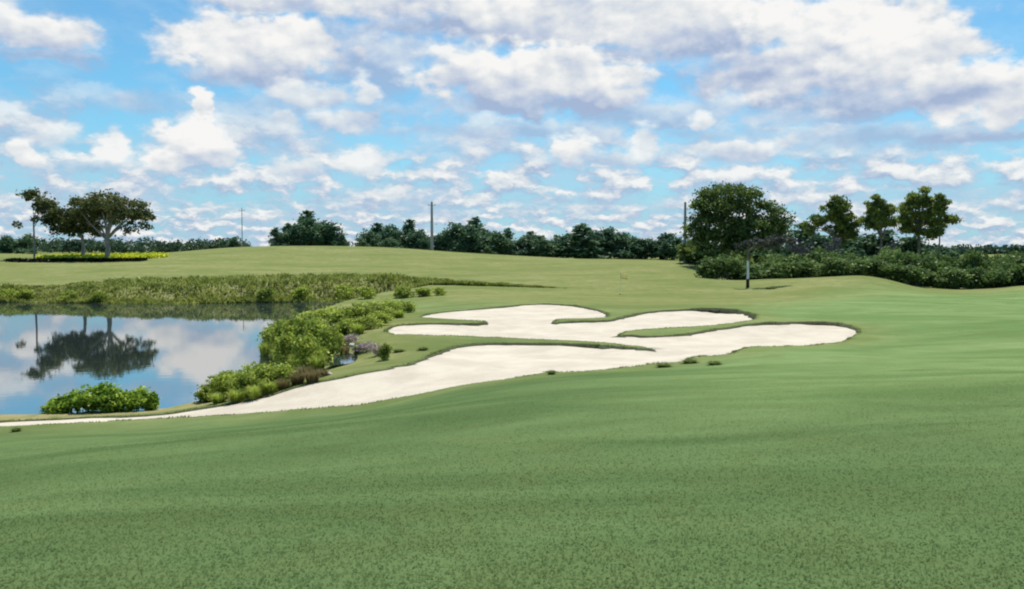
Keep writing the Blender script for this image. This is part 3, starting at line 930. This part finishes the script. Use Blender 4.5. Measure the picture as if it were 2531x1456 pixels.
for i, (x, yb, yt, hw) in enumerate([(735, 950, 868, 42), (772, 944, 870, 40), (798, 930, 880, 32), (700, 962, 895, 34), (835, 862, 782, 30), (852, 878, 812, 28), (755, 930, 862, 38), (720, 935, 866, 34)]):
    bank(TSS, 'grass_tussock', x, yb, yt, hw, f'straw-brown grass tussock, {ORD[i]} of those between the pond shrubs and the sand', 'straw tussocks by the pond shrubs', 'grass')
for i, (x, yb, yt, hw) in enumerate([(868, 850, 812, 26), (905, 870, 828, 28), (932, 880, 834, 26)]):
    bank(PNK, 'dry_flower_shrub', x, yb, yt, hw, ['pale dry flower clump nearest the pond shrubs', 'pinkish dry flower clump in the middle of three', 'pinkish dry flower clump nearest the sand'][i], 'dry flower clumps')
for i, (x, yb, yt, hw) in enumerate([(505, 990, 950, 24), (540, 996, 945, 28), (585, 992, 930, 30), (630, 984, 915, 30), (668, 972, 905, 30), (655, 880, 800, 24), (690, 895, 812, 28), (735, 915, 830, 30), (785, 918, 828, 30), (822, 862, 780, 26), (845, 830, 765, 26), (885, 826, 770, 26), (945, 800, 750, 26), (985, 786, 745, 24)]):
    bank(GTS, 'grassy_clump', x, yb, yt - 12, hw * 1.35, f'loose yellow-green grassy clump, {ORD[i]} from the lower left along the pond shrubs', 'yellow-green grassy clumps along the pond', 'grass')
bank(OLV, 'olive_shrub', 950, 890, 842, 20, 'small dark shrub right of the pink flower clumps', None)
bank(OLV, 'olive_shrub', 885, 872, 838, 16, 'small dark shrub between the pale and pink flower clumps', None)
# tufts along the bunker edge and around
for i, (x, yb, yt, hw, lb) in enumerate([(1640, 908, 894, 34, 'low grass tuft on the sand edge, left of the pair at the right centre'), (1765, 902, 890, 32, 'low grass tuft right of the pair on the right centre sand edge'), (1706, 898, 880, 36, 'wide grass tuft on the sand edge, right of the pair at the right centre'),
                                         (1363, 926, 913, 20, 'grass tuft on the lower sand edge under the long bunker'), (40, 1067, 1056, 22, 'dark grass tuft in the left foreground by the sand'), (985, 870, 852, 26, 'low tuft on the grass point left of the upper sand'),
                                         (1045, 866, 850, 24, 'low tuft on the grass tongue between the sands'), (1905, 714, 702, 26, 'olive tuft on the slope right of the slim white trunk')]):
    bank(TUF, 'grass_tuft', x, yb, yt, hw, lb, 'scattered grass tufts', 'grass')

# stone and puddle near the flower clumps
def boulder(name, x, y, rad, label):
    import bmesh
    g = ground_hit(x, y); bm = bmesh.new(); bmesh.ops.create_icosphere(bm, subdivisions=3, radius=1)
    for v in bm.verts:
        k = 1 + .18 * math.sin(3.1 * v.co.x + 1.3) * math.cos(2.7 * v.co.y) + .1 * math.sin(5 * v.co.z + 2 * v.co.x)
        v.co = Vector((v.co.x * rad * k, v.co.y * rad * .8 * k, v.co.z * rad * .55 * k))
    m_ = bpy.data.meshes.new(name); bm.to_mesh(m_); bm.free(); m_.materials.append(M['stone'])
    o = bpy.data.objects.new(name, m_); COL.objects.link(o); o.location = (g[0], g[1], gz(*g) + rad * .15)
    tag(o, label, 'stone')


boulder('pale_stone', 810, 926, .17, 'pale grey stone beside the straw tussocks near the sand')
boulder('pale_stone', 872, 856, .22, 'pale stone among the dry flower clumps')
g = ground_hit(856, 893)
an = np.linspace(0, 2 * math.pi, 40, endpoint=False)
rad = 1 + .2 * np.sin(an * 3 + 1) + .12 * np.sin(an * 5)
px_, py_ = g[0] + .75 * rad * np.cos(an), g[1] + 2.0 * rad * np.sin(an)
pz = float(np.quantile(full_h(px_, py_)[0], .6)) + .01
pudv = np.concatenate([[[g[0], g[1], pz]], np.stack([px_, py_, np.full(40, pz)], -1)])
pud = mesh_np('puddle_water', pudv, np.array([(0, 1 + i, 1 + (i + 1) % 40) for i in range(40)]), wm)
tag(pud, 'small pale puddle between the flower clumps and the sand', 'water', kind='structure')

# ---- reeds on the far bank (one uncountable mass)
xs_, ys_, hs_ = [], [], []
nre = 46000
x = rng.uniform(-420, 1400, nre)
yb0 = np.interp(x, (-420, 0, 400, 800, 980, 1050, 1200, 1400), (744, 746, 751, 745, 742, 736, 728, 716))
width = np.interp(x, (-420, 0, 150, 300, 800, 1000, 1200, 1400), (4, 5, 6, 15, 15, 11, 5, 1.2))
hh = np.interp(x, (-420, 0, 100, 300, 800, 1000, 1200, 1400), (.75, .85, .5, .65, .7, .75, .5, .18))
d_y = np.array([onwater(a, q)[1] for a, q in zip((-420, 0, 400, 800, 980), (744, 746, 751, 745, 742))])
Y0 = np.where(x < 985, np.interp(x, (-420, 0, 400, 800, 980), d_y), np.interp(x, (980, 1050, 1200, 1400), (d_y[-1], 101, 99.5, 97)))
patch = .5 + .5 * np.sin(x * .045 + 1.7 * np.sin(x * .013)) * np.sin(x * .11)
u = rng.random(nre)
u = np.where(rng.random(nre) < .35, u * .18, u)
Yr = Y0 - .5 + u ** 1.3 * width
Xr = (x - CX) / F * Yr
bare = np.sin(Xr * .42 + 1.1 * np.sin(Yr * .37)) * np.sin(Yr * .55 + .8 * np.sin(Xr * .23)) > .45
keep_ = ~(bare & (u > .3) & (rng.random(nre) < .5))
x, u, Xr, Yr, hh, patch = x[keep_], u[keep_], Xr[keep_], Yr[keep_], hh[keep_], patch[keep_]; nre = len(x)
zr = full_h(Xr, Yr)[0]
hum = .5 + .5 * np.sin(Xr * .55 + 2.1 * np.sin(Yr * .5)) * np.sin(Yr * .8 + 1.3 * np.sin(Xr * .31))
hr = hh * rng.uniform(.35, 1.1, nre) * (.45 + .5 * patch + .55 * hum) * (1 - .4 * u)
ang = rng.uniform(0, 6.283, nre); w_ = rng.uniform(.04, .10, nre)
side = np.stack([np.cos(ang), np.sin(ang), np.zeros(nre)], -1) * w_[:, None]
b0 = np.stack([Xr, Yr, zr - .1], -1)
bend = np.stack([rng.normal(0, .42, nre), rng.normal(0, .42, nre), np.ones(nre)], -1) * hr[:, None]
V = np.stack([b0 - side, b0 + side, b0 + bend * .65 + side * .9, b0 + bend * .65 - side * .9, b0 + bend * [1.25, 1.25, 1] + side * .15, b0 + bend * [1.25, 1.25, 1] - side * .15], 1).reshape(-1, 3)
k = np.arange(nre)[:, None] * 6
reeds = mesh_np('reed_bed', V, np.concatenate([k + np.array([[0, 1, 2, 3]]), k + np.array([[3, 2, 4, 5]])]), M['reed'])
tag(reeds, 'olive-green reeds lining the far shore of the pond', 'reeds', kind='stuff')
# darker low shrubs in the reed bed
for i, (x, yb, yt, hw) in enumerate([(20, 742, 706, 30), (62, 742, 708, 26), (170, 746, 714, 24), (245, 748, 712, 22), (655, 746, 706, 26), (745, 742, 698, 28), (850, 740, 694, 30), (905, 738, 700, 28), (1000, 736, 700, 26), (1045, 733, 704, 24), (1085, 730, 704, 20)]):
    bank(OLV, 'shore_shrub', x, yb, yt, hw, f'dark olive shrub, {ORD[i]} from the left among the reeds of the far shore', 'shrubs among the far reeds')


# ---- ragged grass fringe hanging over the bunker edges
nf = 15000
k_ = rng.integers(0, len(SP), nf); fr_ = rng.random(nf)[:, None]
p_ = SP[k_] * (1 - fr_) + SP[(k_ + 1) % len(SP)] * fr_ - tn[k_] * (np.abs(rng.normal(0, .10, nf)) - .015)[:, None]
clump = np.convolve(rng.random(len(SP)) ** 2.2, np.ones(3) / 3, 'same')
hf = rng.uniform(.02, .055, nf) * (.4 + 2.0 * clump[k_])
ang = rng.uniform(0, 6.283, nf); sdv = np.stack([np.cos(ang), np.sin(ang), np.zeros(nf)], -1) * .016
zf = base_h(p_[:, 0], p_[:, 1]) + .05 * SL[k_] / .3 - .01
b0 = np.stack([p_[:, 0], p_[:, 1], zf], -1)
lean_ = np.concatenate([tn[k_] * rng.uniform(-.3, .9, nf)[:, None], np.ones((nf, 1))], 1)
V = np.stack([b0 - sdv, b0 + sdv, b0 + lean_ * hf[:, None]], 1).reshape(-1, 3)
fo2 = mesh_np('fringe_grass', V, np.arange(3 * nf).reshape(-1, 3), M['fringe'])
tag(fo2, 'ragged uncut grass fringe along the bunker edges', 'grass', kind='stuff')

# ---- mown grass blades close to the camera
nb = 200000
Yb = 3.2 + 24 * rng.random(nb) ** 2.3
Xb = (rng.random(nb) - .5) * 2 * (.62 * Yb + 1.2)
zb_ = base_h(Xb, Yb)
hb = rng.uniform(.010, .023, nb) * (1 - .7 * sstep(Yb, 9, 26)); ang = rng.uniform(0, 6.283, nb); wb = rng.uniform(.002, .0036, nb) * (1 + Yb * .10)
sdv = np.stack([-np.sin(ang), np.cos(ang), np.zeros(nb)], -1) * wb[:, None]
b0 = np.stack([Xb, Yb, zb_ + .002], -1)
tip = b0 + np.stack([np.cos(ang), np.sin(ang), rng.uniform(.15, .55, nb)], -1) * hb[:, None]
V = np.stack([b0 - sdv, b0 + sdv, tip], 1).reshape(-1, 3)
gb = mesh_np('grass', V, np.arange(3 * nb).reshape(-1, 3), M['blade'])
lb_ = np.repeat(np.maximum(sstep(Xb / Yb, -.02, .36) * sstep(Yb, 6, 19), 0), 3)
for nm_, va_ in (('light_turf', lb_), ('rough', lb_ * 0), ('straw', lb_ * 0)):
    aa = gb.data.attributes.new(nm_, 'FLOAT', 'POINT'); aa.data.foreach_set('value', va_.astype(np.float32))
tag(gb, 'short mown green fairway grass in the foreground', 'grass', kind='stuff')

# ---- poles, flag, post
def pole(name, x, ytop, Y, r0, r1, mat, label, arm=True, group='utility poles'):
    X = (x - CX) / F * Y; z = gz(X, Y); h = EYE - (ytop - HOR) / F * Y - z
    root = empty(name, (X, Y, z)); tag(root, label, 'pole', group)
    mesh_np('shaft', *tube([(0, 0, -1), (0, 0, h * .3), (0, 0, h * .7), (0, 0, h)], [r0, r0 * .9 + r1 * .1, (r0 + r1) / 2, r1], 12), mat, root, smooth=True)
    if arm:
        v, f = tube([(-.8, 0, h - .7), (.8, 0, h - .7)], [.06, .06], 6)
        mesh_np('cross_arm', v, f, mat, root)
        for s in (-.7, 0, .7):
            zz_ = h - .64 if s else h
            mesh_np('insulator', *tube([(s, 0, zz_), (s, 0, zz_ + .12), (s, 0, zz_ + .25)], [.05, .08, .03], 8), mat, root)
    return root


pole('utility_pole', 600, 515, 260, .14, .09, M['concrete'], 'thin grey pole alone against the sky left of the dark clump')
pole('utility_pole', 1068, 500, 190, .33, .22, M['concrete'], 'thick grey pole standing in front of the gap in the dark wood')
pole('utility_pole', 1692, 500, 139, .24, .17, M['concrete'], 'slim grey pole close against the left side of the oak', arm=False)

g = ground_hit(1533, 728)
fx, fy = float(g[0]), float(g[1]); fz = gz(fx, fy)
root = empty('golf_flag', (fx, fy, fz)); tag(root, 'yellow golf flag on a thin stick standing on the distant green', 'flag')
mesh_np('stick', *tube([(0, 0, -.05), (0, 0, 1.1), (0, 0, 2.15)], [.016, .014, .012], 8), M['white'], root, smooth=True)
fl = []
for i in range(9):
    for j in range(5):
        fl.append((.012 + .088 * i, .035 * math.sin(i * .9), 2.14 - .14 * j - .012 * i))
fv = np.array(fl); ff = [(i * 5 + j, (i + 1) * 5 + j, (i + 1) * 5 + j + 1, i * 5 + j + 1) for i in range(8) for j in range(4)]
fo_ = mesh_np('cloth', fv, np.array(ff), M['flag'], root, smooth=True)
sd = fo_.modifiers.new('thickness', 'SOLIDIFY'); sd.thickness = .004
mesh_np('cup_rim', *tube([(0, 0, .0), (0, 0, .10), (0, 0, .16), (0, 0, .17)], [.09, .10, .07, .02], 12), M['yellow'], root, smooth=True)

g = ground_hit(1848, 711)
bx, by = float(g[0]), float(g[1]); bz = gz(bx, by)
hp = (711 - 600) / F * by
root = empty('slim_tree', (bx, by, bz)); tag(root, 'slim small tree with white trunk, dark foot and sparse greyish crown before the shrubs', 'tree')
mesh_np('trunk_foot', *tube([(0, 0, -.2), (0, 0, .02), (0, 0, .95), (0, 0, 1.0)], [.20, .19, .175, .10], 12), M['poleblack'], root, smooth=True)
mesh_np('trunk', *tube([(0, 0, .9), (.02, 0, hp * .35), (-.03, 0, hp * .60)], [.15, .13, .105], 12), M['white'], root, smooth=True)
prt = [tube([(-.03, 0, hp * .59), (.0, 0, hp * .75), (.02, 0, hp * .92)], [.10, .085, .05], 10)]
bl = local([(1868, 600, 24, 9), (1905, 592, 34, 12), (1940, 594, 26, 10), (1836, 606, 14, 7), (1890, 604, 30, 8)], (bx, by, bz), by, .9)
pts_, cl = crown_points(bl, 42, 40, .26, .3)
for k in rng.choice(len(cl), 14, replace=False): prt.append(limb((.0, 0, hp * .8), cl[k], .035, .01))
mesh_np('branches', *join(prt), M['bark'], root, smooth=True)
mesh_np('crown', *leaves(pts_, .17, 1.8), M['sparse'], root)

# ------------------------------------------------------------------ light and sky
SUN_EL, SUN_AZ = R(64), R(18)           # ahead of the camera, slightly to the right
sd_ = bpy.data.lights.new('sun', 'SUN'); sd_.energy = 4.0; sd_.angle = R(.5); sd_.color = (1, .955, .88)
sun = bpy.data.objects.new('sun', sd_); COL.objects.link(sun)
to = Vector((math.sin(SUN_AZ) * math.cos(SUN_EL), math.cos(SUN_AZ) * math.cos(SUN_EL), math.sin(SUN_EL)))
sun.rotation_euler = to.to_track_quat('Z', 'Y').to_euler()
sun.location = (0, 0, 60)

w = bpy.data.worlds.new('World'); scene.world = w; w.use_nodes = True
N = Nodes(w.node_tree)
sky = N.n('ShaderNodeTexSky', sky_type='NISHITA'); sky.sun_disc = False
sky.sun_elevation = SUN_EL; sky.sun_rotation = SUN_AZ; sky.air_density = 1.0; sky.dust_density = .4; sky.ozone_density = 2.0
tc = N.n('ShaderNodeTexCoord'); D = N.vm('NORMALIZE', tc.outputs['Generated'])
sx = N.n('ShaderNodeSeparateXYZ'); N.put(sx.inputs[0], D)
az = N.m('ARCTAN2', sx.outputs[0], sx.outputs[1]); el = N.m('ARCSINE', sx.outputs[2])
cv_ = N.n('ShaderNodeCombineXYZ'); N.put(cv_.inputs[0], az); N.put(cv_.inputs[1], el)
UV = cv_.outputs[0]
# billow coordinates: flatter puffs
Q = N.vm('MULTIPLY', UV, (1.0, 1.55, 1.0))
w1 = N.vm('MULTIPLY', N.vm('SUBTRACT', N.noise(Q, 22, 3, .55, color=True), (.5, .5, .5)), (.050, .030, 0))
w2 = N.vm('MULTIPLY', N.vm('SUBTRACT', N.noise(Q, 75, 3, .6, color=True), (.5, .5, .5)), (.014, .010, 0))
PW = N.vm('ADD', N.vm('ADD', UV, w1), w2)
fb = N.noise(Q, 26, 5, .52)
fbu = N.noise(N.vm('ADD', Q, (.005, .012, 0)), 26, 5, .52)
relief = N.m('SUBTRACT', fb, fbu)
edge = N.m('MULTIPLY', N.m('SUBTRACT', fb, .5), 1.35)


def blob_dir(x, y):
    d = pdir(x, y); d = d / np.linalg.norm(d)
    return math.atan2(d[0], d[1]), math.asin(d[2])


# x, y, half width, half height, opacity, brightness offset, softness
BL = [(930, 150, 200, 150, .8, -.34, .8), (1640, 285, 330, 48, .75, -.38, .8), (1300, 322, 420, 34, .7, -.36, .8), (720, 272, 270, 40, .7, -.3, .8), (2100, 345, 380, 40, .7, -.34, .8), (330, 250, 170, 40, .6, -.3, .8), (560, 60, 160, 60, .6, -.3, .9),
      (1150, -60, 950, 100, 1, -.2, .5), (650, 0, 200, 50, 1, -.05, .5), (980, 12, 340, 60, 1, -.12, .5), (1400, 45, 460, 105, 1, -.02, .4), (1760, 70, 350, 125, 1, -.05, .45),
      (1010, 66, 260, 26, .9, -.45, .9), (1560, 138, 340, 42, .95, -.42, .9), (1180, 120, 120, 34, .9, -.3, .9),
      (0, 30, 70, 60, .95, .05, .6), (110, 85, 120, 58, 1, .0, .45), (110, 142, 140, 24, .8, -.5, .9),
      (640, 122, 235, 84, 1, .12, .3), (650, 192, 215, 40, .95, -.5, .8), (880, 100, 90, 80, .8, -.4, .9), (960, 165, 140, 90, .8, -.48, .9),
      (1120, 150, 110, 62, .95, -.2, .6), (1310, 195, 300, 82, 1, .04, .3), (1490, 238, 150, 62, 1, -.14, .5), (1330, 262, 320, 40, .95, -.55, .8),
      (2010, 185, 330, 95, 1, -.32, .6), (2120, 90, 240, 120, 1, .12, .3), (2245, 150, 175, 95, 1, .12, .3), (2390, 235, 140, 80, 1, .08, .35), (2490, 250, 110, 80, 1, .12, .35), (2150, 245, 330, 56, .95, -.5, .8),
      (2000, 265, 200, 36, .8, -.6, .9), (2440, 338, 230, 30, .85, -.6, .9),
      (310, 235, 120, 34, .75, -.25, .8), (760, 240, 130, 42, .9, -.05, .5), (900, 232, 45, 46, .9, .15, .5), (960, 280, 150, 34, .6, -.3, .8),
      (1820, 255, 70, 42, .8, .05, .6), (1930, 290, 160, 36, .75, -.05, .6), (2180, 320, 200, 26, .6, -.1, .8),
      (860, 305, 130, 34, .9, -.02, .5), (700, 300, 60, 30, .85, .05, .5), (490, 265, 34, 40, 1, .25, .4), (470, 350, 90, 62, 1, .22, .35), (415, 392, 64, 38, 1, .2, .4), (545, 380, 66, 44, .95, .15, .4),
      (55, 378, 48, 36, .97, .22, .4), (150, 335, 48, 40, .8, .1, .6), (275, 365, 44, 50, .95, .18, .4), (230, 402, 130, 26, .7, .05, .6),
      (740, 412, 100, 34, .9, .05, .5), (910, 398, 80, 44, .92, .08, .4), (960, 468, 80, 22, .8, .05, .6), (1210, 300, 50, 24, .7, .1, .6), (1100, 350, 180, 26, .5, -.2, .9),
      (1410, 365, 64, 42, .98, .2, .35), (1600, 362, 50, 52, .9, .12, .4), (1500, 392, 130, 30, .85, .05, .5), (1730, 300, 30, 24, .9, .2, .5), (1830, 382, 110, 36, .9, .05, .45), (1680, 330, 140, 24, .55, -.25, .9)]
# thin background layer of small flat clouds in plan projection (they crowd towards the horizon)
A = T = None
for (sc_, asp, off_, lo, hi, cov, sd3) in ((11.5, 2.1, .030, .105, .30, .45, 1.3), (21, 2.2, .017, .045, .105, .43, 5.1), (38, 2.7, .009, .0, .045, .43, 9.7)):
    q3 = N.vm('ADD', N.vm('MULTIPLY', N.vm('ADD', UV, w2), (1, asp, 1)), (sd3, sd3 * .7, 0))
    n3 = N.noise(q3, sc_, 5, .56)
    n3u = N.noise(N.vm('ADD', q3, (off_ * .25, off_ * asp * .5, 0)), sc_, 4, .56)
    a3_ = N.mr(n3, cov - .05, cov + .13, 0, .92)
    t3_ = N.m('ADD', N.m('MULTIPLY', N.m('SUBTRACT', n3, n3u), 2.7), N.mr(n3, cov, cov + .24, .22, .68))
    if A is None: A, T = a3_, t3_
    else:
        wn = N.mr(N.m('ADD', el, N.m('MULTIPLY', N.m('SUBTRACT', fb, .5), .05)), hi - .022, hi + .022, 1, 0)
        A = N.mixf(wn, A, a3_); T = N.mixf(wn, T, t3_)
A = N.m('MULTIPLY', A, N.mr(el, .11, .19, 1.0, .12))
fb2 = N.noise(Q, 12, 3, .5); fb2u = N.noise(N.vm('ADD', Q, (.012, .030, 0)), 12, 3, .5)
detail = N.m('ADD', N.m('MULTIPLY', relief, 1.25), N.m('MULTIPLY', N.m('SUBTRACT', fb2, fb2u), 1.5))
for (x, y, rx, ry, op, br, soft) in BL:
    u0, v0 = blob_dir(x, y)
    q = N.vm('MULTIPLY', N.vm('SUBTRACT', PW, (u0, v0, 0)), (F / rx, F / ry, 0))
    s_ = N.n('ShaderNodeSeparateXYZ'); N.put(s_.inputs[0], q)
    qy = s_.outputs[1]
    qa = N.m('MAXIMUM', qy, N.m('MULTIPLY', qy, -1.25))
    rr_ = N.m('SQRT', N.m('ADD', N.m('MULTIPLY', s_.outputs[0], s_.outputs[0]), N.m('MULTIPLY', qa, qa)))
    dd_ = N.m('ADD', N.m('SUBTRACT', 1.18, rr_), edge)
    al = N.mr(dd_, 0.0, soft * (1.0 if br < -.3 else 1.45), 0.0, op)
    sh = N.m('ADD', N.m('MULTIPLY_ADD', qy, .47, .60 + br), detail)
    T = N.mixf(al, T, sh)
    A = N.m('MAXIMUM', A, al)
T = N.m('ADD', T, 0, clamp=True)
cr = N.n('ShaderNodeValToRGB')
e = cr.color_ramp.elements
e[0].position = 0; e[0].color = (.228, .285, .398, 1)
e[1].position = 1; e[1].color = (.56, .555, .545, 1)
e.new(.35).color = (.335, .375, .45, 1)
e.new(.65).color = (.445, .465, .485, 1)
N.put(cr.inputs[0], T)
skyc = N.vm('MULTIPLY', sky.outputs[0], (.038, .069, .077))
hz = N.mix(N.mr(el, .0, .16, .65, 0.0), skyc, c4((.20, .335, .47)))
hz = N.mix(N.mr(N.noise(Q, 9, 4, .55), .35, .65,   .0, N.mr(el, .10, .17, .5, .0)), hz, c4((.27, .355, .455)))
fin = N.mix(A, hz, cr.outputs[0])
# below the horizon: soft ground tone
bg = N.n('ShaderNodeBackground'); N.put(bg.inputs[0], fin); bg.inputs[1].default_value = 1.0
o = N.n('ShaderNodeOutputWorld'); N.put(o.inputs[0], bg.outputs[0])

# ------------------------------------------------------------------ render settings
scene.view_settings.view_transform = 'Standard'
scene.view_settings.look = 'None'
scene.view_settings.exposure = 0.74
scene.view_settings.gamma = 1.0
scene.render.engine = 'CYCLES'
scene.cycles.use_denoising = True
scene.cycles.max_bounces = 6
scene.cycles.diffuse_bounces = 3
scene.cycles.filter_width = 2.1
